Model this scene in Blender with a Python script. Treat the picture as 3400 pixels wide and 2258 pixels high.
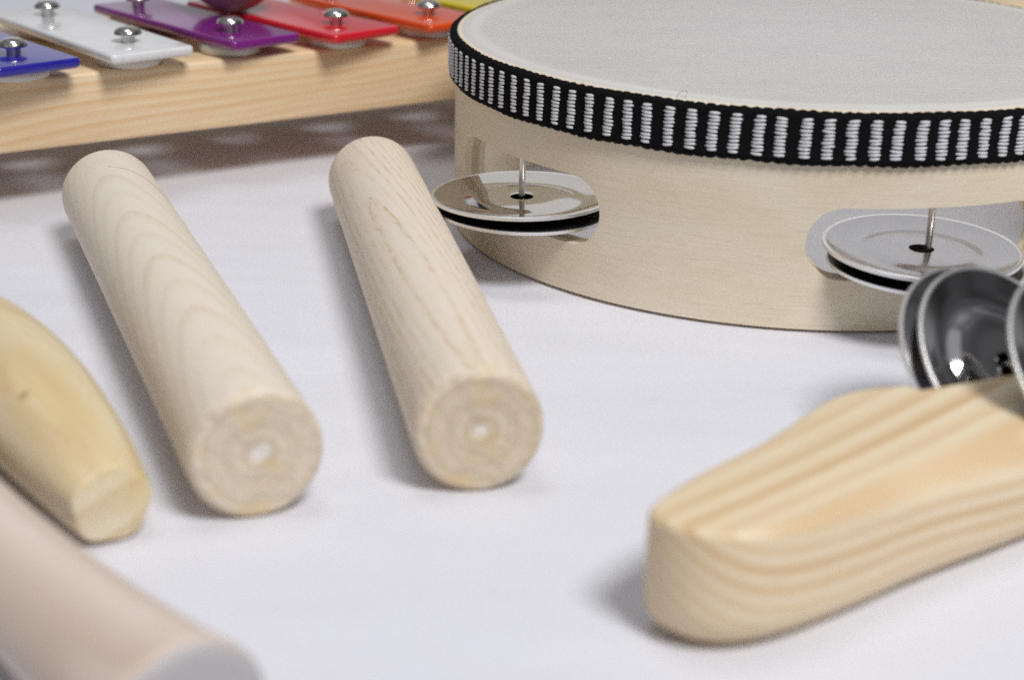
import bpy, bmesh, math, random
from math import sin, cos, pi, radians, sqrt, atan2
from mathutils import Vector, Matrix

random.seed(7)
U = 0.01            # all shapes below are written in centimetres
S = bpy.context.scene
for o in list(bpy.data.objects):
    bpy.data.objects.remove(o)

# ------------------------------------------------------------------ camera
cam_d = bpy.data.cameras.new('camera')
cam = bpy.data.objects.new('camera', cam_d)
S.collection.objects.link(cam)
cam_d.sensor_width = 36.0
cam_d.lens = 36.0 * 1648.74 / 1024.0
cam_d.clip_start, cam_d.clip_end = 0.005, 50.0
pitch, roll = 0.3682, 0.0231
fw = Vector((0, cos(pitch), -sin(pitch)))
up0 = Vector((0, sin(pitch), cos(pitch)))
rt0 = Vector((1, 0, 0))
rt = cos(roll) * rt0 + sin(roll) * up0
up = -sin(roll) * rt0 + cos(roll) * up0
R3 = Matrix((rt, up, -fw)).transposed()
cam.matrix_world = Matrix.Translation((0, 0, 0.11097)) @ R3.to_4x4()
cam_d.dof.use_dof = True
cam_d.dof.focus_distance = 0.336
cam_d.dof.aperture_fstop = 13.8
cam_d.dof.aperture_blades = 7
S.camera = cam

# ------------------------------------------------------------------ world: the dim room
W = bpy.data.worlds.new('World')
S.world = W
W.use_nodes = True
nt = W.node_tree
nt.nodes.clear()
wo = nt.nodes.new('ShaderNodeOutputWorld')
bg = nt.nodes.new('ShaderNodeBackground')
tc = nt.nodes.new('ShaderNodeTexCoord')
sx = nt.nodes.new('ShaderNodeSeparateXYZ')
nt.links.new(tc.outputs['Generated'], sx.inputs[0])


def wmap(src, a, b, c, d):
    m = nt.nodes.new('ShaderNodeMapRange')
    m.interpolation_type = 'SMOOTHSTEP'
    for i, v in enumerate((a, b, c, d)):
        m.inputs[1 + i].default_value = v
    nt.links.new(src, m.inputs[0])
    return m.outputs[0]


def wmath(op, a, b):
    m = nt.nodes.new('ShaderNodeMath')
    m.operation = op
    for i, v in enumerate((a, b)):
        if isinstance(v, (int, float)):
            m.inputs[i].default_value = v
        else:
            nt.links.new(v, m.inputs[i])
    return m.outputs[0]


back = wmath('MULTIPLY', wmap(sx.outputs['Y'], 0.25, 0.75, 0, 0.62), wmap(sx.outputs['Z'], 0.75, 0.35, 0, 1))
ceil_ = wmap(sx.outputs['Z'], 0.25, 0.9, 0, 0.30)
front = wmap(sx.outputs['Y'], -0.3, -0.9, 0, 0.22)
tot = wmath('ADD', wmath('ADD', back, ceil_), wmath('ADD', front, 0.15))
tot = wmath('MULTIPLY', tot, wmap(sx.outputs['X'], 0.35, 0.8, 1.0, 0.5))
nz = nt.nodes.new('ShaderNodeTexNoise')
nz.inputs['Scale'].default_value = 2.6
nz.inputs['Detail'].default_value = 1.5
nt.links.new(tc.outputs['Generated'], nz.inputs['Vector'])
tot = wmath('MULTIPLY', tot, wmap(nz.outputs['Fac'], 0.38, 0.62, 0.6, 1.4))
nt.links.new(wmath('MULTIPLY', tot, 0.56), bg.inputs['Strength'])
bg.inputs['Color'].default_value = (0.97, 0.97, 1.0, 1)
nt.links.new(bg.outputs[0], wo.inputs[0])


# ------------------------------------------------------------------ lamps of the room
def area(name, loc, target, size, power, col):
    d = bpy.data.lights.new(name, 'AREA')
    d.shape = 'DISK'
    d.size = size
    d.energy = power
    d.color = col
    o = bpy.data.objects.new(name, d)
    S.collection.objects.link(o)
    o.location = loc
    o.rotation_euler = (Vector(target) - Vector(loc)).to_track_quat('-Z', 'Y').to_euler()
    return o


area('ceiling_lamp', (0.46, -0.42, 1.18), (0.0, 0.28, 0.0), 0.46, 15.9, (1.0, 0.985, 0.97))
area('ceiling_lamp', (-0.12, 0.44, 1.45), (0.0, 0.30, 0.0), 0.50, 3.0, (0.93, 0.97, 1.0))

S.view_settings.view_transform = 'Standard'
S.view_settings.look = 'None'
S.view_settings.exposure = 0.0
S.view_settings.gamma = 1.0
S.view_settings.use_curve_mapping = False
S.render.engine = 'CYCLES'
S.cycles.use_denoising = False
S.cycles.max_bounces = 12
S.cycles.diffuse_bounces = 8
S.cycles.glossy_bounces = 8
S.cycles.sample_clamp_indirect = 6.0


# ------------------------------------------------------------------ node helpers
class Mat:
    """A Principled material whose texture space is the object's own centimetres."""

    def __init__(self, name, **kw):
        self.m = bpy.data.materials.new(name)
        self.m.use_nodes = True
        self.t = self.m.node_tree
        self.p = self.t.nodes['Principled BSDF']
        for k, v in kw.items():
            self.set(k, v)
        self._co = None

    def set(self, k, v):
        k = k.replace('_', ' ')
        if isinstance(v, (int, float)):
            self.p.inputs[k].default_value = v
        elif isinstance(v, tuple):
            self.p.inputs[k].default_value = (*v[:3], 1) if len(v) == 3 and 'Color' in k else v
        else:
            self.t.links.new(v, self.p.inputs[k])

    def n(self, kind, **ins):
        nd = self.t.nodes.new(kind)
        for k, v in ins.items():
            key = int(k[1:]) if k[0] == 'i' and k[1:].isdigit() else k.replace('_', ' ')
            if isinstance(v, bpy.types.NodeSocket):
                self.t.links.new(v, nd.inputs[key])
            else:
                nd.inputs[key].default_value = v
        return nd

    def co(self, rot=(0, 0, 0), loc=(0, 0, 0), scale=(1, 1, 1)):
        if self._co is None:
            self._co = self.n('ShaderNodeTexCoord').outputs['Object']
        a = self.n('ShaderNodeMapping', Vector=self._co, Scale=(100, 100, 100)).outputs[0]
        b = self.n('ShaderNodeMapping', Vector=a, Rotation=rot, Location=loc).outputs[0]
        if tuple(scale) != (1, 1, 1):
            b = self.n('ShaderNodeMapping', Vector=b, Scale=scale).outputs[0]
        return b

    def noise(self, vec, scale=1.0, detail=2.0, rough=0.5):
        return self.n('ShaderNodeTexNoise', Vector=vec, Scale=scale, Detail=detail, Roughness=rough).outputs['Fac']

    def math(self, op, a, b=0.0, c=0.0):
        nd = self.t.nodes.new('ShaderNodeMath')
        nd.operation = op
        for i, v in enumerate((a, b, c)):
            if isinstance(v, bpy.types.NodeSocket):
                self.t.links.new(v, nd.inputs[i])
            else:
                nd.inputs[i].default_value = v
        return nd.outputs[0]

    def rng(self, v, a, b, c=0.0, d=1.0, smooth=True):
        nd = self.n('ShaderNodeMapRange', i0=v, i1=a, i2=b, i3=c, i4=d)
        nd.interpolation_type = 'SMOOTHSTEP' if smooth else 'LINEAR'
        return nd.outputs[0]

    def mix(self, f, a, b, mode='MIX'):
        nd = self.t.nodes.new('ShaderNodeMix')
        nd.data_type = 'RGBA'
        nd.blend_type = mode
        for i, v in ((0, f), (6, a), (7, b)):
            if isinstance(v, bpy.types.NodeSocket):
                self.t.links.new(v, nd.inputs[i])
            elif i == 0:
                nd.inputs[i].default_value = v
            else:
                nd.inputs[i].default_value = (*v, 1)
        return nd.outputs[2]

    def bump(self, h, strength=0.3, dist=0.0002):
        b = self.n('ShaderNodeBump', Height=h, Strength=strength, Distance=dist)
        self.t.links.new(b.outputs[0], self.p.inputs['Normal'])


def wood(name, light, mid, dark, axis_rot, axis_loc, spacing, wob=0.25, line=(0.55, 0.95), pores=0.0,
         rough=0.5, fib=0.12, blotch=0.25, spec=0.35, wobscale=0.35, fine=1.0, pre=None, strength=1.0, end=None, nub=0.0, blsc=0.7):
    """Wood cut from a trunk: growth rings round an axis placed and tilted in the piece's own space."""
    m = Mat(name, Roughness=rough, Specular_IOR_Level=spec)
    c = m.co((0, 0, 0) if pre is None else (0, 0, pre))
    c0 = c
    c = m.n('ShaderNodeMapping', Vector=c, Rotation=axis_rot, Location=axis_loc).outputs[0]
    sp = m.n('ShaderNodeSeparateXYZ', Vector=c)
    r = m.math('SQRT', m.math('ADD', m.math('MULTIPLY', sp.outputs[0], sp.outputs[0]),
                              m.math('MULTIPLY', sp.outputs[1], sp.outputs[1])))
    cs = m.n('ShaderNodeMapping', Vector=c, Scale=(1, 1, 0.22)).outputs[0]
    w = m.noise(cs, wobscale, 2.0, 0.5)
    r = m.math('ADD', r, m.math('MULTIPLY', m.math('SUBTRACT', w, 0.5), wob * 4))
    ph = m.math('FRACT', m.math('DIVIDE', r, spacing))
    # slow rise to the dark late wood, then a quick fall
    lt = m.math('MULTIPLY', m.rng(ph, line[0], line[1]), m.rng(ph, line[1], 1.0, 1, 0))
    rid = m.math('FLOOR', m.math('DIVIDE', r, spacing))
    wn = m.n('ShaderNodeTexWhiteNoise')
    wn.noise_dimensions = '1D'
    m.t.links.new(rid, wn.inputs['W'])
    amp = m.math('MULTIPLY_ADD', wn.outputs['Value'], 0.7, 0.35)
    lt = m.math('MULTIPLY', lt, m.math('MULTIPLY', amp, strength))
    if pores:
        pv = m.n('ShaderNodeMapping', Vector=c, Scale=(16 * fine, 16 * fine, 2.2 * fine)).outputs[0]
        pn = m.noise(pv, 1.0, 1.0)
        lt = m.math('MULTIPLY', lt, m.rng(pn, 0.46, 0.60, 1 - pores, 1.25))
    fv = m.n('ShaderNodeMapping', Vector=c, Scale=(14 * fine, 14 * fine, 0.8 * fine)).outputs[0]
    fn = m.noise(fv, 1.0, 3.0, 0.6)
    bn = m.noise(cs, blsc, 3.0)
    col = m.mix(m.math('MULTIPLY', m.rng(bn, 0.3, 0.7), blotch), light, mid)
    col = m.mix(m.rng(fn, 0.35, 0.75, 0, fib), col, dark)
    if end:
        # end grain: the cut face shows the turning marks of the lathe instead of the long fibres
        s0 = m.n('ShaderNodeSeparateXYZ', Vector=c0)
        face = m.rng(s0.outputs[2], 0.05, 0.13, 1, 0)
        lt = m.math('MULTIPLY', lt, m.math('SUBTRACT', 1.0, m.math('MULTIPLY', face, 0.75 if nub else 1.0)))
        s0x, s0y = m.math('ADD', s0.outputs[0], nub * 0.8), m.math('ADD', s0.outputs[1], nub * 0.5)
        rad = m.math('SQRT', m.math('ADD', m.math('MULTIPLY', s0x, s0x), m.math('MULTIPLY', s0y, s0y)))
        rad = m.math('ADD', rad, m.math('MULTIPLY', m.math('SUBTRACT', m.noise(c0, 1.5, 4.0, 0.6), 0.5), 0.24))
        wv = m.noise(m.n('ShaderNodeCombineXYZ', X=m.math('MULTIPLY', rad, 7.0)).outputs[0], 1.0, 2.0)
        col = m.mix(m.math('MULTIPLY', face, m.rng(wv, 0.35, 0.62, 0.3 if nub else 0.9, 1.0)), col, end)
        mo = m.noise(m.n('ShaderNodeMapping', Vector=c0, Scale=(5, 2.2, 5)).outputs[0], 1.0, 4.0, 0.7)
        col = m.mix(m.math('MULTIPLY', face, m.rng(mo, 0.4, 0.7, 0, 0.7 if nub else 0.0)), col, tuple(x * 0.78 for x in end))
        yb = m.noise(c0, 1.7, 3.0, 0.6)
        col = m.mix(m.math('MULTIPLY', m.rng(s0.outputs[2], 0.1, 0.5, 1, 0), m.rng(yb, 0.52, 0.68, 0, 0.5 if nub else 0.0)), col, (0.72, 0.53, 0.25))
        pl = m.math('MULTIPLY', face, m.rng(rad, nub + 0.03, nub + 0.09, 0.62 if nub else 0.0, 0))
        col = m.mix(pl, col, (0.88, 0.87, 0.85))
    col = m.mix(lt, col, dark)
    m.set('Base_Color', col)
    m.set('Roughness', m.rng(fn, 0.3, 0.7, rough - 0.06, rough + 0.1))
    m.bump(m.math('SUBTRACT', fn, m.math('MULTIPLY', lt, 0.5)), 0.25, 0.0001)
    return m


# ------------------------------------------------------------------ materials
CLAVE_A = wood('clave_wood', (0.825, 0.755, 0.65), (0.785, 0.69, 0.565), (0.66, 0.49, 0.33),
               (radians(9), radians(5), 0), (3.1, -1.2, 0), 0.21, wob=0.09, line=(0.45, 0.93), pores=0.35, fib=0.18, rough=0.55,
               strength=0.38, end=(0.66, 0.555, 0.42), nub=0.08)
CLAVE_B = wood('clave_wood_open_grain', (0.825, 0.745, 0.635), (0.78, 0.675, 0.535), (0.62, 0.44, 0.26),
               (radians(4.0), radians(-4.5), 0), (1.3, -0.9, 0), 0.16, wob=0.10, line=(0.50, 0.92), pores=0.65, fib=0.22, rough=0.55,
               strength=0.62, end=(0.64, 0.525, 0.375), nub=0.045)
HANDLE = wood('handle_wood', (0.81, 0.725, 0.55), (0.75, 0.61, 0.35), (0.58, 0.41, 0.19),
              (radians(12), radians(-9), 0), (2.0, 3.5, 0), 0.42, wob=0.35, line=(0.2, 0.9), fib=0.35, blotch=1.0, rough=0.40,
              strength=0.6, blsc=1.1)
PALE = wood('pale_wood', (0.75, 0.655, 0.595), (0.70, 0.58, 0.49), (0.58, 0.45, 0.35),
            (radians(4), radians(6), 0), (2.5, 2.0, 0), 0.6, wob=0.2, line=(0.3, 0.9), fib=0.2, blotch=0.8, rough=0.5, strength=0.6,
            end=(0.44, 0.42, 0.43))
PINE = wood('pine_wood', (0.82, 0.70, 0.505), (0.785, 0.64, 0.435), (0.65, 0.445, 0.24),
            (0, radians(-96), 0), (-6.2, -5.4, 0), 0.215, wob=0.05, line=(0.15, 0.88), fib=0.30, blotch=0.6, rough=0.42, wobscale=0.2,
            pre=radians(-33), strength=1.05, fine=1.3)
RAIL = wood('rail_wood', (0.86, 0.68, 0.45), (0.82, 0.61, 0.37), (0.70, 0.45, 0.22),
            (radians(3), radians(93), 0), (0.8, 1.2, 0), 0.22, wob=0.34, line=(0.1, 0.85), fib=0.28, blotch=0.7, rough=0.36, spec=0.45, wobscale=0.30,
            strength=0.6)
PLY = wood('birch_ply', (0.715, 0.61, 0.455), (0.68, 0.56, 0.40), (0.60, 0.46, 0.29),
           (0, 0, 0), (0, 0, 0), 50.0, wob=0.0, line=(2, 3), fib=0.0, rough=0.5)


def ply_detail():
    m = PLY
    # plain sliced veneer: fine fibres running round the hoop (angle) and low rings
    c = m.co()
    sp = m.n('ShaderNodeSeparateXYZ', Vector=c)
    ang = m.math('ARCTAN2', sp.outputs[1], sp.outputs[0])
    cv = m.n('ShaderNodeCombineXYZ', X=m.math('MULTIPLY', ang, 7.6), Y=m.math('MULTIPLY', sp.outputs[2], 12.0)).outputs[0]
    f1 = m.noise(m.n('ShaderNodeMapping', Vector=cv, Scale=(1.0, 2.2, 1)).outputs[0], 1.0, 3.0, 0.65)
    f2 = m.noise(m.n('ShaderNodeMapping', Vector=cv, Scale=(4.5, 3.0, 1)).outputs[0], 1.0, 2.0, 0.6)
    b = m.noise(m.n('ShaderNodeMapping', Vector=cv, Scale=(0.35, 0.06, 1)).outputs[0], 1.0, 2.0)
    col = m.mix(m.rng(b, 0.3, 0.7), (0.835, 0.755, 0.62), (0.795, 0.695, 0.53))
    col = m.mix(m.rng(f1, 0.42, 0.72, 0, 0.30), col, (0.63, 0.49, 0.32))
    col = m.mix(m.rng(f2, 0.60, 0.74, 0, 0.35), col, (0.50, 0.36, 0.21))
    # the cut edges show the three plies
    r = m.math('SQRT', m.math('ADD', m.math('MULTIPLY', sp.outputs[0], sp.outputs[0]), m.math('MULTIPLY', sp.outputs[1], sp.outputs[1])))
    band = m.math('MULTIPLY', m.rng(r, 7.28, 7.31), m.rng(r, 7.45, 7.48, 1, 0))
    col = m.mix(m.math('MULTIPLY', band, 0.6), col, (0.50, 0.36, 0.20))
    m.set('Base_Color', col)
    m.bump(f2, 0.2, 0.0001)


ply_detail()


def knot():
    m = HANDLE
    d = m.n('ShaderNodeVectorMath', i0=m.co())
    d.operation = 'DISTANCE'
    d.inputs[1].default_value = KNOT
    old = m.p.inputs['Base Color'].links[0].from_socket
    f = m.rng(d.outputs['Value'], 0.03, 0.13, 0.5, 0)
    m.set('Base_Color', m.mix(f, old, (0.22, 0.10, 0.05)))


KNOT = (0.463, 1.034, 2.011)
knot()


def make_paper():
    m = Mat('white_paper', Roughness=0.75, Specular_IOR_Level=0.25)
    c = m.co()
    w1 = m.noise(m.n('ShaderNodeMapping', Vector=c, Scale=(0.10, 0.32, 1), Rotation=(0, 0, 0.25)).outputs[0], 1.0, 2.0)
    w2 = m.noise(c, 0.35, 2.0)
    g = m.noise(c, 60.0, 2.0)
    st = m.noise(c, 0.9, 3.0)
    col = m.mix(m.rng(st, 0.45, 0.75, 0, 0.35), (0.728, 0.736, 0.808), (0.72, 0.718, 0.765))
    fb = m.noise(m.n('ShaderNodeMapping', Vector=c, Scale=(9, 6, 1)).outputs[0], 1.0, 4.0, 0.75)
    col = m.mix(m.rng(fb, 0.3, 0.7, 0, 0.5), col, (0.69, 0.69, 0.74))
    m.set('Base_Color', col)
    h = m.math('ADD', m.math('MULTIPLY', w1, 1.6), m.math('ADD', m.math('MULTIPLY', w2, 0.35), m.math('MULTIPLY', g, 0.004)))
    m.bump(h, 0.32, 0.004)
    return m


PAPER = make_paper()


def make_head():
    m = Mat('drum_skin', Roughness=0.6, Specular_IOR_Level=0.3)
    c = m.co()
    sp = m.n('ShaderNodeSeparateXYZ', Vector=c)
    r = m.math('SQRT', m.math('ADD', m.math('MULTIPLY', sp.outputs[0], sp.outputs[0]), m.math('MULTIPLY', sp.outputs[1], sp.outputs[1])))
    n1 = m.noise(m.n('ShaderNodeMapping', Vector=c, Scale=(0.5, 1.2, 1)).outputs[0], 1.0, 4.0, 0.6)
    n2 = m.noise(m.n('ShaderNodeMapping', Vector=c, Scale=(2.0, 8.0, 1)).outputs[0], 1.0, 3.0, 0.6)
    col = m.mix(m.rng(n1, 0.35, 0.7), (1.0, 1.0, 1.0), (0.93, 0.94, 0.975))
    col = m.mix(m.rng(n2, 0.54, 0.72, 0, 0.5), col, (0.80, 0.82, 0.88))
    # the skin is glued down over the wooden rim, where it shows paler
    col = m.mix(m.rng(m.math('ADD', r, m.math('MULTIPLY', n1, 0.15)), 6.95, 7.45), col, (0.75, 0.747, 0.74))
    m.set('Base_Color', col)
    m.bump(n2, 0.15, 0.0002)
    tr = m.n('ShaderNodeBsdfTranslucent', Color=(0.97, 0.965, 0.955, 1))
    mx = m.n('ShaderNodeMixShader', Fac=m.rng(r, 6.9, 7.35, 0.62, 0.20))
    m.t.links.new(m.p.outputs[0], mx.inputs[1])
    m.t.links.new(tr.outputs[0], mx.inputs[2])
    m.t.links.new(mx.outputs[0], m.t.nodes['Material Output'].inputs[0])
    return m


SKIN = make_head()


def make_metal(name, col, rough, scratch=0.0, bmp=0.12):
    m = Mat(name, Metallic=1.0, Roughness=rough, Base_Color=col)
    c = m.co()
    n1 = m.noise(c, 1.3, 3.0, 0.6)
    n2 = m.noise(m.n('ShaderNodeMapping', Vector=c, Scale=(1, 4, 2), Rotation=(0.3, 0.1, 0.6)).outputs[0], 3.0, 3.0, 0.7)
    m.set('Roughness', m.rng(m.math('ADD', m.math('MULTIPLY', n1, 0.6), m.math('MULTIPLY', n2, 0.4)), 0.35, 0.7, rough, rough + scratch))
    m.bump(m.noise(c, 0.9, 1.0), bmp, 0.0003)
    return m


CHROME = make_metal('polished_metal', (0.66, 0.65, 0.64), 0.05, 0.06)
WORN = make_metal('worn_metal', (0.52, 0.52, 0.55), 0.09, 0.20, 0.04)
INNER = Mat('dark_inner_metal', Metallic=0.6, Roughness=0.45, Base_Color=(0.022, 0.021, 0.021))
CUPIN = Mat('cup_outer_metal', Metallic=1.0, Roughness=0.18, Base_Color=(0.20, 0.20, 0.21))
RIM = Mat('rolled_rim_metal', Metallic=1.0, Roughness=0.42, Base_Color=(0.88, 0.88, 0.89))
DARKM = make_metal('dark_polished_metal', (0.72, 0.72, 0.74), 0.04, 0.07)
STEEL = make_metal('screw_steel', (0.66, 0.64, 0.62), 0.12, 0.1)
NICKEL = make_metal('nickel_pin', (0.62, 0.58, 0.52), 0.22, 0.1)


def paint(name, col):
    m = Mat(name, Roughness=0.22, Specular_IOR_Level=0.5, Coat_Weight=0.55, Coat_Roughness=0.04)
    c = m.co()
    n1 = m.noise(c, 2.0, 3.0)
    m.set('Base_Color', m.mix(m.rng(n1, 0.3, 0.7), tuple(x * 0.93 for x in col), col))
    m.bump(m.noise(c, 1.2, 1.0), 0.12, 0.0004)
    return m


PAINTS = dict(light_blue=paint('light_blue_paint', (0.05, 0.28, 0.62)), blue=paint('blue_paint', (0.018, 0.016, 0.33)),
              white=paint('white_paint', (0.78, 0.78, 0.80)), purple=paint('purple_paint', (0.20, 0.014, 0.215)),
              red=paint('red_paint', (0.70, 0.012, 0.030)), orange=paint('orange_paint', (0.78, 0.085, 0.012)),
              yellow=paint('yellow_paint', (0.80, 0.66, 0.03)))
FELT = Mat('white_felt', Roughness=0.95, Base_Color=(0.70, 0.67, 0.61)).m
MAROON = Mat('dark_red_wood', Roughness=0.5, Base_Color=(0.27, 0.155, 0.17), Coat_Weight=0.15).m


def make_black():
    m = Mat('black_ribbon', Roughness=0.9, Specular_IOR_Level=0.12, Base_Color=(0.010, 0.010, 0.012))
    n = m.noise(m.co(), 22.0, 2.0)
    m.set('Base_Color', m.mix(n, (0.0025, 0.0025, 0.003), (0.007, 0.007, 0.008)))
    m.bump(n, 0.6, 0.0004)
    return m


BLACK = make_black()
THREAD = Mat('white_thread', Roughness=0.33, Specular_IOR_Level=0.6, Base_Color=(0.66, 0.66, 0.71), Sheen_Weight=0.3).m


# ------------------------------------------------------------------ mesh helpers (centimetres in, metres out)
def obj(name, verts, faces, mat, parent=None, smooth=True, mats=None, fmat=None, sharp=None):
    me = bpy.data.meshes.new(name)
    me.from_pydata([(v[0] * U, v[1] * U, v[2] * U) for v in verts], [], faces)
    for m in (mats or [mat]):
        me.materials.append(m.m if isinstance(m, Mat) else m)
    if fmat:
        me.polygons.foreach_set('material_index', fmat)
    if smooth:
        me.polygons.foreach_set('use_smooth', [True] * len(me.polygons))
    me.update()
    o = bpy.data.objects.new(name, me)
    S.collection.objects.link(o)
    if sharp is not None:
        bm = bmesh.new()
        bm.from_mesh(me)
        for e in bm.edges:
            if len(e.link_faces) == 2 and e.calc_face_angle(0) > radians(sharp):
                e.smooth = False
        bm.to_mesh(me)
        bm.free()
    if parent:
        o.parent = parent
    return o


def recalc(o):
    bm = bmesh.new()
    bm.from_mesh(o.data)
    bmesh.ops.recalc_face_normals(bm, faces=bm.faces)
    bm.to_mesh(o.data)
    bm.free()
    return o


def thing(name, label, cat, loc=(0, 0, 0), rot=(0, 0, 0), group=None):
    o = bpy.data.objects.new(name, None)
    o.empty_display_size = 0.01
    S.collection.objects.link(o)
    o.location = Vector(loc) * U
    o.rotation_euler = rot
    o['label'] = label
    o['category'] = cat
    if group:
        o['group'] = group
    return o


def lathe(profile, seg=64, closed=False):
    """profile: (radius, z) list; poles where radius is 0."""
    V, F, rows = [], [], []
    for r, z in profile:
        if r < 1e-6:
            rows.append([len(V)])
            V.append((0, 0, z))
        else:
            rows.append(list(range(len(V), len(V) + seg)))
            V += [(r * cos(2 * pi * k / seg), r * sin(2 * pi * k / seg), z) for k in range(seg)]
    pairs = list(zip(rows, rows[1:])) + ([(rows[-1], rows[0])] if closed else [])
    for a, b in pairs:
        for k in range(seg):
            k2 = (k + 1) % seg
            if len(a) == 1 and len(b) == 1:
                continue
            if len(a) == 1:
                F.append((a[0], b[k2], b[k]))
            elif len(b) == 1:
                F.append((a[k], a[k2], b[0]))
            else:
                F.append((a[k], a[k2], b[k2], b[k]))
    return V, F


def box(cx, cy, cz, sx_, sy_, sz_, bev=0.0, seg=2):
    bm = bmesh.new()
    bmesh.ops.create_cube(bm, size=1)
    bmesh.ops.scale(bm, vec=(sx_, sy_, sz_), verts=bm.verts)
    if bev:
        bmesh.ops.bevel(bm, geom=list(bm.edges), offset=bev, segments=seg, profile=0.5, affect='EDGES')
    bmesh.ops.translate(bm, vec=(cx, cy, cz), verts=bm.verts)
    V = [tuple(v.co) for v in bm.verts]
    bm.verts.index_update()
    F = [tuple(v.index for v in f.verts) for f in bm.faces]
    bm.free()
    return V, F


def tube(pts, rad, seg=8):
    V, F = [], []
    pts = [Vector(p) for p in pts]
    for i, p in enumerate(pts):
        t = (pts[min(i + 1, len(pts) - 1)] - pts[max(i - 1, 0)]).normalized()
        a = t.orthogonal().normalized() if i == 0 else (a - t * a.dot(t)).normalized()
        b = t.cross(a)
        r = rad(i / (len(pts) - 1)) if callable(rad) else rad
        V += [tuple(p + r * (cos(2 * pi * k / seg) * a + sin(2 * pi * k / seg) * b)) for k in range(seg)]
    for i in range(len(pts) - 1):
        for k in range(seg):
            k2 = (k + 1) % seg
            F.append((i * seg + k, i * seg + k2, (i + 1) * seg + k2, (i + 1) * seg + k))
    F.append(tuple(range(seg - 1, -1, -1)))
    F.append(tuple(range((len(pts) - 1) * seg, len(pts) * seg)))
    return V, F


def boolean(o, cutters):
    for c in cutters:
        md = o.modifiers.new('cut', 'BOOLEAN')
        md.operation = 'DIFFERENCE'
        md.solver = 'EXACT'
        md.object = c
    dg = bpy.context.evaluated_depsgraph_get()
    me = bpy.data.meshes.new_from_object(o.evaluated_get(dg))
    o.modifiers.clear()
    old = o.data
    o.data = me
    bpy.data.meshes.remove(old)
    for c in cutters:
        d = c.data
        bpy.data.objects.remove(c)
        bpy.data.meshes.remove(d)


# ------------------------------------------------------------------ the setting: one sheet of white paper on the table
N = 60
tv = [(-120 + 260 * i / N, -40 + 260 * j / N, 0) for j in range(N + 1) for i in range(N + 1)]
tf = [(j * (N + 1) + i, j * (N + 1) + i + 1, (j + 1) * (N + 1) + i + 1, (j + 1) * (N + 1) + i) for j in range(N) for i in range(N)]
tab = obj('tabletop', tv, tf, PAPER)
tab['kind'] = 'structure'
tab['label'] = 'white paper covering the table under all the instruments'

# ------------------------------------------------------------------ tambourine
CX, CY, RO, H = 6.193, 37.081, 7.611, 4.345
RI = RO - 0.45
tam = thing('tambourine', 'pale wooden tambourine with white skin and black ribbon of white stitches', 'tambourine', (CX, CY, 0))
seg = 720
sv, sf = lathe([(RI, 0.03), (RI + 0.03, 0.0), (RO - 0.17, 0.0), (RO - 0.05, 0.05), (RO, 0.075), (RO, H - 0.06), (RO - 0.06, H - 0.02), (RI, H - 0.02)], seg, closed=True)
shell = obj('shell', sv, sf, PLY, smooth=False)
recalc(shell)
PINS = [radians(a) for a in (-145.2, -77.0, -5.0, 67.0, 139.0)]
HALF, SZ0, SZ1 = radians(18.6), 1.08, 2.50
zc, rr = (SZ0 + SZ1) / 2, (SZ1 - SZ0) / 2
cut = []
for a in PINS:
    L = HALF * RO - rr
    loop = []
    for k in range(17):
        t = -pi / 2 + pi * k / 16
        loop.append((L + rr * cos(t), zc + rr * sin(t)))
    for k in range(17):
        t = pi / 2 + pi * k / 16
        loop.append((-L + rr * cos(t), zc + rr * sin(t)))
    dense = []
    for (x0, z0), (x1, z1) in zip(loop, loop[1:] + loop[:1]):
        k = max(1, int(abs(x1 - x0) / 0.25))
        dense += [(x0 + (x1 - x0) * i / k, z0 + (z1 - z0) * i / k) for i in range(k)]
    V, F, n = [], [], len(dense)
    for rad in (RI - 0.6, RO + 0.6):
        for x, z in dense:
            th = a + x / RO
            V.append((rad * cos(th), rad * sin(th), z))
    for i in range(n):
        j = (i + 1) % n
        F.append((i, j, n + j, n + i))
    # fan caps keep every face flat
    for base, rad in ((0, RI - 0.6), (n, RO + 0.6)):
        c = len(V)
        V.append((rad * cos(a), rad * sin(a), zc))
        for i in range(n):
            F.append((base + i, base + (i + 1) % n, c))
    co = obj('cutter', V, F, PLY, smooth=False)
    recalc(co)
    cut.append(co)
boolean(shell, cut)
shell.parent = tam

hv, hf = lathe([(0, H + 0.0), (2, H + 0.0), (4, H), (6, H), (7.0, H), (7.40, H - 0.005), (7.53, H - 0.03), (7.60, H - 0.09), (7.635, H - 0.16), (7.640, H - 0.5), (7.62, H - 0.5), (7.62, H - 0.18)], 256)
head = obj('drumhead', hv, hf, SKIN, tam)

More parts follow.
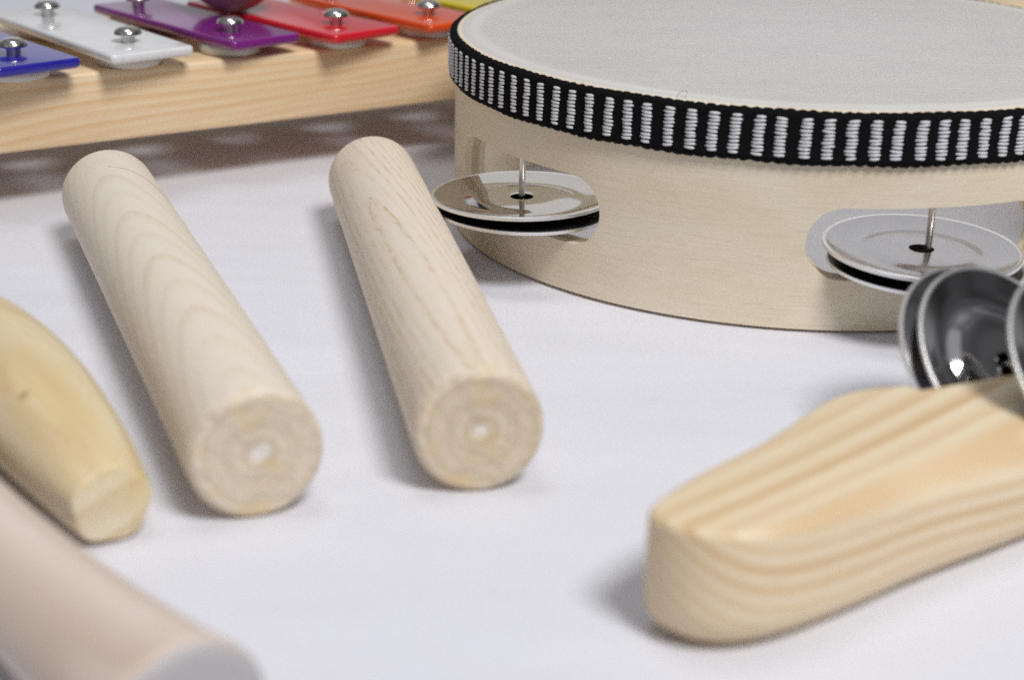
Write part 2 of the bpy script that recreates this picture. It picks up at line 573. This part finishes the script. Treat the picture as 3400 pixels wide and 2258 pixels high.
# ribbon: black weave with columns of raised white threads
RB = RO + 0.05
nseg, prof = 912, []
for k in range(15):
    prof.append(k / 14)
zb0, zb1 = H - 1.015, H - 0.035
rv, rf, fm = [], [], []
rnd = [random.uniform(-1, 1) for _ in range(nseg)]
for i in range(nseg):
    th = 2 * pi * i / nseg
    sc = abs(sin(i * pi / 4.0))                     # little loops along both edges
    e0 = zb0 - 0.028 * sc + 0.010 * rnd[i] + 0.012 * sin(th * 23)
    e1 = zb1 + 0.026 * abs(sin(i * pi / 4.0 + 0.9)) + 0.008 * rnd[(i * 7) % nseg] + 0.008 * sin(th * 17)
    for t in prof:
        z = e0 + (e1 - e0) * t
        edge = min(t, 1 - t) / 0.5
        bul = 0.075 * (1 - (1 - min(1, edge * 4)) ** 2)
        lip = 0.030 * math.exp(-((min(t, 1 - t) - 0.07) / 0.05) ** 2) * (0.6 + 0.4 * sc)
        groove = -0.018 * (0.5 + 0.5 * cos(i * pi / 4.0)) if 0.15 < t < 0.85 else 0
        r = RB + bul + lip + groove
        rv.append((r * cos(th), r * sin(th), z))
    rv.append(((RO - 0.035) * cos(th), (RO - 0.035) * sin(th), e1 - 0.01))
    rv.append(((RO - 0.03) * cos(th), (RO - 0.03) * sin(th), e0 + 0.02))
m_ = len(prof) + 2
for i in range(nseg):
    j = (i + 1) % nseg
    for k in range(m_):
        k2 = (k + 1) % m_
        rf.append((i * m_ + k, j * m_ + k, j * m_ + k2, i * m_ + k2))
        fm.append(0)
NB, NT = 114, 11
nu, nv = 8, 6
for b in range(NB):
    off = -0.017 + random.uniform(-0.02, 0.02) + 2 * pi * (b + 0.35) / NB * RO
    lean = random.uniform(-0.005, 0.035)
    for k in range(NT):
        zz = zb0 + 0.115 + 0.765 * (k + 0.5) / NT + random.uniform(-0.006, 0.006)
        hw = 0.134 + random.uniform(-0.012, 0.010)
        ce = off + lean * (k / NT - 0.5) + random.uniform(-0.010, 0.010)
        hz, hr = 0.0345, 0.066
        tilt = random.uniform(-0.10, 0.10)
        base = len(rv)
        for jv in range(nv + 1):
            ph = -pi / 2 + pi * jv / nv             # along the thread
            for iu in range(nu):
                q = 2 * pi * iu / nu
                w = cos(ph) ** 0.8 if cos(ph) > 1e-6 else 0.0
                xs = hw * sin(ph)
                zz_ = zz + hz * w * sin(q) + tilt * xs
                r = RB + 0.062 + hr * w * cos(q) - 0.050 * (xs / hw) ** 2
                th = (ce + xs) / RO
                rv.append((r * cos(th), r * sin(th), zz_))
        for jv in range(nv):
            for iu in range(nu):
                i2 = (iu + 1) % nu
                rf.append((base + jv * nu + iu, base + jv * nu + i2, base + (jv + 1) * nu + i2, base + (jv + 1) * nu + iu))
                fm.append(1)
rib = obj('ribbon', rv, rf, None, tam, mats=[BLACK, THREAD], fmat=fm)
recalc(rib)

# jingles: a pair of dished discs on a pin in every slot
def disc_profile(R, up=1, deep=1.0):
    p = [(0.24, 0.0), (0.30, 0.008), (0.6, 0.010), (0.92, 0.004), (1.02, -0.010), (1.12, -0.038), (1.22, -0.056), (1.34, -0.052),
         (1.52, -0.025), (1.70, 0.018), (R - 0.05, 0.060), (R - 0.015, 0.078), (R + 0.02, 0.062), (R + 0.022, -0.005), (R - 0.02, -0.010)]
    if deep != 1.0:
        p = [(r, z * deep if z < 0 and r < R - 0.1 else z) for r, z in p]
    bot = [(r, z - 0.035) for r, z in reversed(p[:11])]
    prof = p + bot
    s = R / 1.85
    out = []
    for r, z in prof:
        out.append((r, z * up))
    return out if up > 0 else list(reversed(out))


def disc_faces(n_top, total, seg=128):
    # top side, rolled rim, darker inner side
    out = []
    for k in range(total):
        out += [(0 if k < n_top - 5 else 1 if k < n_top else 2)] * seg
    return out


NP = len(disc_profile(1.85, 1))
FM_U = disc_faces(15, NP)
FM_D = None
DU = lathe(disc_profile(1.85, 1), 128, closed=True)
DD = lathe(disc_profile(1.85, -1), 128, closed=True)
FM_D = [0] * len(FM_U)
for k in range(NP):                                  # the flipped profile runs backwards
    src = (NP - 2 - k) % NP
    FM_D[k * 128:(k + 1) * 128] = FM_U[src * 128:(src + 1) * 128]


def jingles(ang, zu, zl, mat, off_u, tilt_u, off_l, tilt_l, pin_shift=(0, 0)):
    px, py = (RO - 0.235) * cos(ang), (RO - 0.235) * sin(ang)
    V, F = tube([(px, py, SZ0 - 0.05), (px, py, SZ1 + 0.05)], 0.066, 16)
    pin = obj('jingle_pin', V, F, NICKEL, tam, sharp=40)
    for (VF, z, off, tilt, fm_) in ((DU, zu, off_u, tilt_u, FM_U), (DD, zl, off_l, tilt_l, FM_D)):
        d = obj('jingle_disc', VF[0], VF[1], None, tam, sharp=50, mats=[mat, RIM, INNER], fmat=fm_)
        recalc(d)
        d.location = Vector((px + off[0], py + off[1], z)) * U
        d.rotation_euler = (tilt[0], tilt[1], ang)


jingles(PINS[0], 1.60, 1.40, CHROME, (0.0, 0.02), (radians(1.5), radians(0.5)), (0.03, 0.06), (radians(-0.5), 0))
jingles(PINS[1], 1.62, 1.355, WORN, (-0.12, 0.0), (radians(0), radians(2.0)), (-0.02, 0.03), (radians(0.0), radians(1.0)))
for a in PINS[2:]:
    jingles(a, 1.58, 1.34, WORN, (0.05, 0.02), (radians(2), 0), (0, 0), (0, radians(-2)))

# ------------------------------------------------------------------ xylophone
RA = Vector((cos(0.5772), sin(0.5772), 0))          # along the front rail
RN = Vector((-RA.y, RA.x, 0))                       # across, away from the camera
O0 = Vector((0, 44.939, 0))
KX = 0.97
xy = thing('xylophone', 'toy xylophone with glossy coloured bars screwed on a pale wooden frame', 'xylophone', (O0.x * KX, O0.y * KX, (1 - KX) * 11.097), (0, 0, 0.5772))
xy.scale = (KX, KX, KX)
ZT, ZB = 2.80, 1.08
V, F = box(-5.5, 0.62, (ZT + ZB) / 2, 30.0, 1.24, ZT - ZB, 0.10, 3)
obj('rail', V, F, RAIL, xy)
V, F = box(-5.5, 5.10, (ZT + ZB) / 2, 30.0, 3.8, ZT - ZB, 0.10, 3)  # back rail, widened forward to dim the light stripes on the table
obj('rail', V, F, RAIL, xy)
for u in (-21.2, 10.2):
    V, F = box(u, 3.6, 1.228, 1.35, 7.4, 3.144, 0.10, 3)
    obj('end_board', V, F, RAIL, xy)


def rounded_bar(w, l, t, bev, hole_y):
    """bar with rounded corners, its near edge centred on the origin and top at z=0"""
    rc, pts = 0.13, []
    for cx_, cy_, a0 in ((w / 2 - rc, rc, -pi / 2), (w / 2 - rc, l - rc, 0), (-w / 2 + rc, l - rc, pi / 2), (-w / 2 + rc, rc, pi)):
        for k in range(7):
            a = a0 + pi / 2 * k / 6
            pts.append((cx_, cy_, cos(a), sin(a)))
    n = len(pts)
    V, F = [], []
    rings = []
    for ins, z in ((bev, -t), (0.02, -t + bev * 0.6), (0.0, -t + bev), (0.0, -bev), (bev * 0.13, -bev * 0.5), (bev * 0.5, -bev * 0.13), (bev, 0)):
        rings.append(len(V))
        V += [(x + (rc - ins) * ca, y + (rc - ins) * sa, z) for x, y, ca, sa in pts]
    for a, b in zip(rings, rings[1:]):
        for i in range(n):
            j = (i + 1) % n
            F.append((a + i, a + j, b + j, b + i))
    F.append(tuple(reversed(range(rings[0], rings[0] + n))))
    F.append(tuple(range(rings[-1], rings[-1] + n)))
    return V, F


SCREW = lathe([(0, 0.385), (0.10, 0.380), (0.20, 0.357), (0.28, 0.312), (0.325, 0.255), (0.335, 0.210), (0.315, 0.182), (0.20, 0.175),
               (0.17, 0.17), (0.165, 0.05), (0.165, -0.62), (0, -0.62)], 40)
WASH = lathe([(0.20, 0.0), (0.70, 0.0), (0.76, -0.04), (0.78, -0.14), (0.76, -0.25), (0.70, -0.275), (0.20, -0.275)], 40, closed=True)
BARS = [('light_blue', -16.25, -1.0, 2.1, 9, 7.45, 0.0), ('blue', -13.45, -0.87, 2.1, 9.5, 7.2, 0.0), ('white', -10.66, -0.65, 2.18, 7.5, 6.95, 0.0),
        ('purple', -7.62, -0.36, 2.02, 10.5, 6.7, -0.22), ('red', -4.95, -0.62, 2.18, 12.5, 6.45, 0.0),
        ('orange', -2.15, -0.46, 2.1, 11, 6.2, 0.0), ('yellow', 0.65, -0.45, 2.1, 11, 5.95, 0.0), ('light_blue', 3.4, -0.45, 2.1, 10, 5.7, 0.0)]
TB = 0.24
ZBAR = ZT + 0.275 + TB
for cn, u, v, w, ang, l, so in BARS:
    V, F = rounded_bar(w, l, TB, 0.075, 1.3)
    b = obj('bar', V, F, PAINTS[cn], xy, sharp=60)
    b['label'] = cn.replace('_', ' ') + ' glossy bar'
    b.location = Vector((u, v, ZBAR)) * U
    b.rotation_euler = (0, 0, radians(ang))
    for sy_ in (1.27, 5.62):
        s = obj('screw', SCREW[0], SCREW[1], STEEL, b, sharp=45)
        recalc(s)
        s.location = Vector((so, sy_, 0)) * U
        ws = obj('felt_washer', WASH[0], WASH[1], FELT, b, sharp=60)
        recalc(ws)
        ws.location = Vector((so, sy_, -TB)) * U

# mallet lying on the bars
mr = 1.22
mal = thing('mallet', 'dark reddish mallet ball resting on the purple bar, cut by the top edge', 'mallet', (-7.62 * KX, 44.0 * KX, ZBAR * KX + (1 - KX) * 11.097))
pr = [(0, -mr)] + [(mr * sin(pi * k / 32), -mr * cos(pi * k / 32)) for k in range(1, 32)] + [(0, mr)]
V, F = lathe(pr, 48)
V = [(x, y, z + mr + 0.003) for x, y, z in V]
obj('mallet_head', V, F, MAROON, mal)
V, F = tube([(-0.2, 1.0, mr + 0.02), (-3.5, 17.5, 0.9)], 0.28, 16)
obj('stick', V, F, CLAVE_A, mal)


# ------------------------------------------------------------------ claves
def clave_profile(L, r, b0, b1):
    p = [(0, 0.03), (0.035, 0.028), (0.06, 0.045), (0.10, 0.03), (0.16, 0.004), (0.2, 0.0), (0.4, 0.004), (0.60, 0.0), (0.8, 0.002), (r - b0, 0.0)]
    for k in range(1, 7):
        a = pi / 2 * k / 6
        p.append((r - b0 + b0 * sin(a), b0 - b0 * cos(a)))
    for k in range(1, 24):
        t = k / 24
        p.append((r, b0 + (L - b0 - b1) * t))
    for k in range(0, 9):
        a = pi / 2 * k / 8
        p.append((r - b1 + b1 * cos(a), L - b1 + b1 * sin(a)))
    p.append((0, L))
    return p


def lay(o, x, y, r, phi, spin=0.0):
    """local +z becomes the horizontal heading phi (from +y towards +x), resting at height r"""
    d = Vector((sin(phi), cos(phi), 0))
    zl = d
    xl = Vector((cos(phi), -sin(phi), 0))
    yl = zl.cross(xl)
    M = Matrix((xl, yl, zl)).transposed().to_4x4()
    o.matrix_world = Matrix.Translation(Vector((x, y, r)) * U) @ M @ Matrix.Rotation(spin, 4, 'Z')


for (x, y, phi, mat, spin, lab, b1) in ((-3.590, 21.306, -0.379, CLAVE_A, 1.9, 'smooth pale clave stick with sparse curved grain, beside the yellowish varnished stick', 0.42),
                                        (-0.443, 22.317, -0.200, CLAVE_B, 2.2, 'pale clave stick with dashed straight grain, next to the tambourine', 0.42)):
    V, F = lathe(clave_profile(14.4, 1.0, 0.16, b1), 96)
    c = obj('clave', V, F, mat)
    recalc(c)
    lay(c, x, y, 1.0, phi, spin)
    c['label'] = lab
    c['category'] = 'clave'
    c['group'] = 'claves lying on the paper'


# ------------------------------------------------------------------ two turned handles at the left
def turned(name, x, y, phi, rad, L, mat, label, b0, face, cat, facet=0.0):
    p = [(0, 0.0 - face * 0.4), (0.3 * rad(0), -face * 0.35), (0.6 * rad(0), -face * 0.15)]
    for k in range(0, 7):
        a = pi / 2 * k / 6
        p.append((rad(0) - b0 + b0 * sin(a) + 0.0, b0 - b0 * cos(a)))
    n = 40
    p += [(rad(b0 + (L - b0) * k / n), b0 + (L - b0) * k / n) for k in range(1, n + 1)]
    p.append((0, L))
    V, F = lathe(p, 72)
    if facet:                                        # roughly whittled end with flat facets
        W_ = []
        for vx, vy, vz in V:
            k = 1 - facet * max(0.0, 1 - vz / 1.0) * abs(cos(2.5 * atan2(vy, vx) + 0.4)) ** 3
            W_.append((vx * k, vy * k, vz + 0.10 * facet * vx))
        V = W_
    # the piece lies on its side: sag each ring so that the lowest line touches the paper
    V = [(vx, vy + (rad(max(vz, 0)) - rad(0)), vz) for vx, vy, vz in V]
    o = obj(name, V, F, mat, sharp=None)
    recalc(o)
    d = Vector((sin(phi), cos(phi), 0))
    upv = Vector((0, 0, 1))
    xl = upv.cross(d)
    o.matrix_world = Matrix.Translation(Vector((x, y, rad(0) + 0.01)) * U) @ Matrix((xl, upv, d)).transposed().to_4x4()
    o['label'] = label
    o['category'] = cat
    return o


turned('turned_stick', -5.479, 20.441, -0.613, lambda s: 0.603 + 0.18 * s - 0.02 * s * s, 8.6, HANDLE,
       'yellowish varnished wooden stick tapering to a small flat end, a dark knot on it', 0.07, 0.10, 'wooden stick', 0.08)
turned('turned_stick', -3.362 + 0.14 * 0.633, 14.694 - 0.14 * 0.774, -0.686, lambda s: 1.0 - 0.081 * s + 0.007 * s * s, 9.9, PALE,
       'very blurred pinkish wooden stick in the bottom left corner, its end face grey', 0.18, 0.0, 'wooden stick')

# ------------------------------------------------------------------ jingle stick at the lower right
js = thing('jingle_stick', 'pine jingle stick with upright metal discs, tapered end towards the viewer', 'jingle stick', (2.95, 18.2, 0))
OX, OY = 2.95, 18.2
ctrl = [  # plan outline x, y, top-edge radius, bottom-edge radius
    (1.76, 18.52, .12, .55), (1.90, 18.14, .12, .60), (2.34, 17.85, .12, .60), (2.92, 17.82, .12, .60), (3.58, 18.10, .15, .55),
    (4.58, 18.82, .28, .5), (5.70, 19.70, .5, .5), (7.6, 21.04, .7, .5), (10.0, 22.8, .8, .6), (13.0, 24.8, .8, .6), (14.6, 26.6, .8, .6), (13.9, 28.2, .6, .5),
    (11.6, 27.9, .4, .4), (9.4, 26.6, .35, .4), (7.6, 25.0, .3, .4), (6.5, 23.55, .25, .4), (5.9, 22.92, .22, .4), (5.1, 22.62, .22, .4),
    (4.50, 22.12, .22, .4), (3.50, 20.78, .22, .4), (2.56, 19.72, .18, .35), (2.08, 19.08, .14, .35)]


def catmull(P, per):
    out, n = [], len(P)
    for i in range(n):
        p0, p1, p2, p3 = (P[(i + k - 1) % n] for k in range(4))
        for s in range(per):
            t = s / per
            out.append(tuple(0.5 * (2 * b + (c - a) * t + (2 * a - 5 * b + 4 * c - d) * t * t + (-a + 3 * b - 3 * c + d) * t ** 3)
                             for a, b, c, d in zip(p0, p1, p2, p3)))
    return out


ol = catmull(ctrl, 8)
n = len(ol)
nrm = []
for i in range(n):
    a, b = ol[i - 2], ol[(i + 2) % n]
    t = Vector((b[0] - a[0], b[1] - a[1], 0)).normalized()
    nrm.append(Vector((-t.y, t.x, 0)))              # inward for a counter-clockwise outline
ZS = 1.76
V, F, rings = [], [], []
levels = [('b', k) for k in range(7)] + [('t', k) for k in range(9)]
for kind, k in levels:
    rings.append(len(V))
    for i in range(n):
        x, y, rt_, rb_ = ol[i]
        if kind == 'b':
            a = pi / 2 * k / 6
            ins, z = rb_ * (1 - sin(a)), rb_ * (1 - cos(a)) + 0.0
        else:
            a = pi / 2 * k / 8
            ins, z = rt_ * (1 - cos(a)), ZS - rt_ * (1 - sin(a))
        V.append((x + nrm[i].x * ins - OX, y + nrm[i].y * ins - OY, z))
for a, b in zip(rings, rings[1:]):
    for i in range(n):
        j = (i + 1) % n
        F.append((a + i, a + j, b + j, b + i))
F.append(tuple(reversed(range(rings[0], rings[0] + n))))
F.append(tuple(range(rings[-1], rings[-1] + n)))
body = obj('body', V, F, PINE, sharp=None)
recalc(body)
body.data.materials[0] = PINE.m
# slot for the discs
sl = [(6.02, 22.50), (6.9, 22.88), (7.9, 23.34), (9.5, 24.0), (11.6, 25.2), (12.6, 26.2), (12.3, 26.9), (11.2, 27.3), (9.8, 28.0), (7.0, 26.0), (5.5, 23.4)]
V = [(x - OX, y - OY, z) for z in (-0.5, 2.5) for x, y in sl]
k = len(sl)
F = [(i, (i + 1) % k, k + (i + 1) % k, k + i) for i in range(k)] + [tuple(reversed(range(k))), tuple(range(k, 2 * k))]
cu = obj('cutter', V, F, PINE, smooth=False)
recalc(cu)
boolean(body, [cu])
body.parent = js
bm = bmesh.new()
bm.from_mesh(body.data)
for e in bm.edges:
    e.smooth = not (len(e.link_faces) == 2 and e.calc_face_angle(0) > radians(50))
bm.to_mesh(body.data)
bm.free()

hub = Vector((7.738, 23.95, 1.625))
nn = Vector((0.443, -0.564, 0.696)).normalized()
ee = Vector((0.544, -0.798, 0.257)).normalized()
q = nn.to_track_quat('Z', 'Y')
DR = lathe([(r * 0.925, z * 0.85) for r, z in disc_profile(1.85, 1, 2.6)], 128, closed=True)
DL = lathe([(r * 0.925, z) for r, z in disc_profile(1.85, -1, 2.6)], 128, closed=True)
for dist, prof_, fm_ in ((0.0, DR, FM_U), (-0.36, DL, FM_D), (1.72, DR, FM_U)):
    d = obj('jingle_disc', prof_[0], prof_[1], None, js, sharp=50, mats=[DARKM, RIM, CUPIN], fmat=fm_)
    recalc(d)
    d.location = (hub + ee * dist - Vector((OX, OY, 0))) * U
    d.rotation_mode = 'QUATERNION'
    d.rotation_quaternion = q
V, F = tube([hub - ee * 1.4 - Vector((OX, OY, 0)), hub + ee * 3.2 - Vector((OX, OY, 0))], 0.06, 16)
obj('jingle_pin', V, F, NICKEL, js, sharp=40)

# ------------------------------------------------------------------ small things
V, F = box(0, 0, 1.1, 9, 3.2, 2.2, 0.2, 3)
blk = obj('wooden_block', V, F, RAIL)
blk.location = Vector((18.6, 56.2, 0)) * U
blk.rotation_euler = (0, 0, 0.1)
blk['label'] = 'tan wooden block behind the drumhead at the top right corner'
blk['category'] = 'wooden block'


# a stray hair on the left clave, one on the paper, a loose thread at the drum's rim
HAIR = Mat('hair', Roughness=0.5, Base_Color=(0.45, 0.30, 0.16)).m


def strand(name, pts, rad, mat, parent=None):
    P = [Vector(p) for p in pts]
    out = []
    for i in range(len(P) - 1):
        p0, p1, p2, p3 = P[max(i - 1, 0)], P[i], P[i + 1], P[min(i + 2, len(P) - 1)]
        for k in range(6):
            t = k / 6
            out.append(0.5 * (2 * p1 + (p2 - p0) * t + (2 * p0 - 5 * p1 + 4 * p2 - p3) * t * t + (3 * p1 - p0 - 3 * p2 + p3) * t ** 3))
    out.append(P[-1])
    V, F = tube(out, rad, 6)
    return obj(name, V, F, mat, parent)


hp = []
for x, y, lift in ((-8.45, 33.05, 0.01), (-8.0, 32.85, 0.01), (-7.55, 32.55, 0.012), (-7.2, 32.1, 0.02), (-7.0, 31.75, 0.03), (-6.8, 31.3, 0.06)):
    pp = (x + 3.59) * cos(-0.379) - (y - 21.306) * sin(-0.379)
    hp.append((x, y, 1.0 + sqrt(max(0.0, 1 - pp * pp)) + lift))
h = strand('hair', hp, 0.003, HAIR)
h['label'] = 'fine brown hair lying across the far end of the left clave'
h['category'] = 'hair'
h = strand('fibre', [(3.7, 23.6, 0.012), (4.1, 23.35, 0.02), (4.7, 23.3, 0.02), (5.15, 23.6, 0.03), (5.0, 24.0, 0.02), (4.6, 24.1, 0.012)], 0.006,
           Mat('pale_fibre', Roughness=0.8, Base_Color=(0.5, 0.47, 0.44)).m)
h['label'] = 'pale curled fibre on the bare paper beyond the tapered end of the jingle stick'
h['category'] = 'fibre'
a = radians(-115.5)
strand('loose_thread', [((RO - 0.05 + d) * cos(a + t), (RO - 0.05 + d) * sin(a + t), z) for d, t, z in
                        ((0, 0, H - 0.05), (-0.10, 0.006, H + 0.08), (-0.12, 0.02, H + 0.12), (-0.05, 0.026, H + 0.08), (0.0, 0.025, H))], 0.003, BLACK, tam)
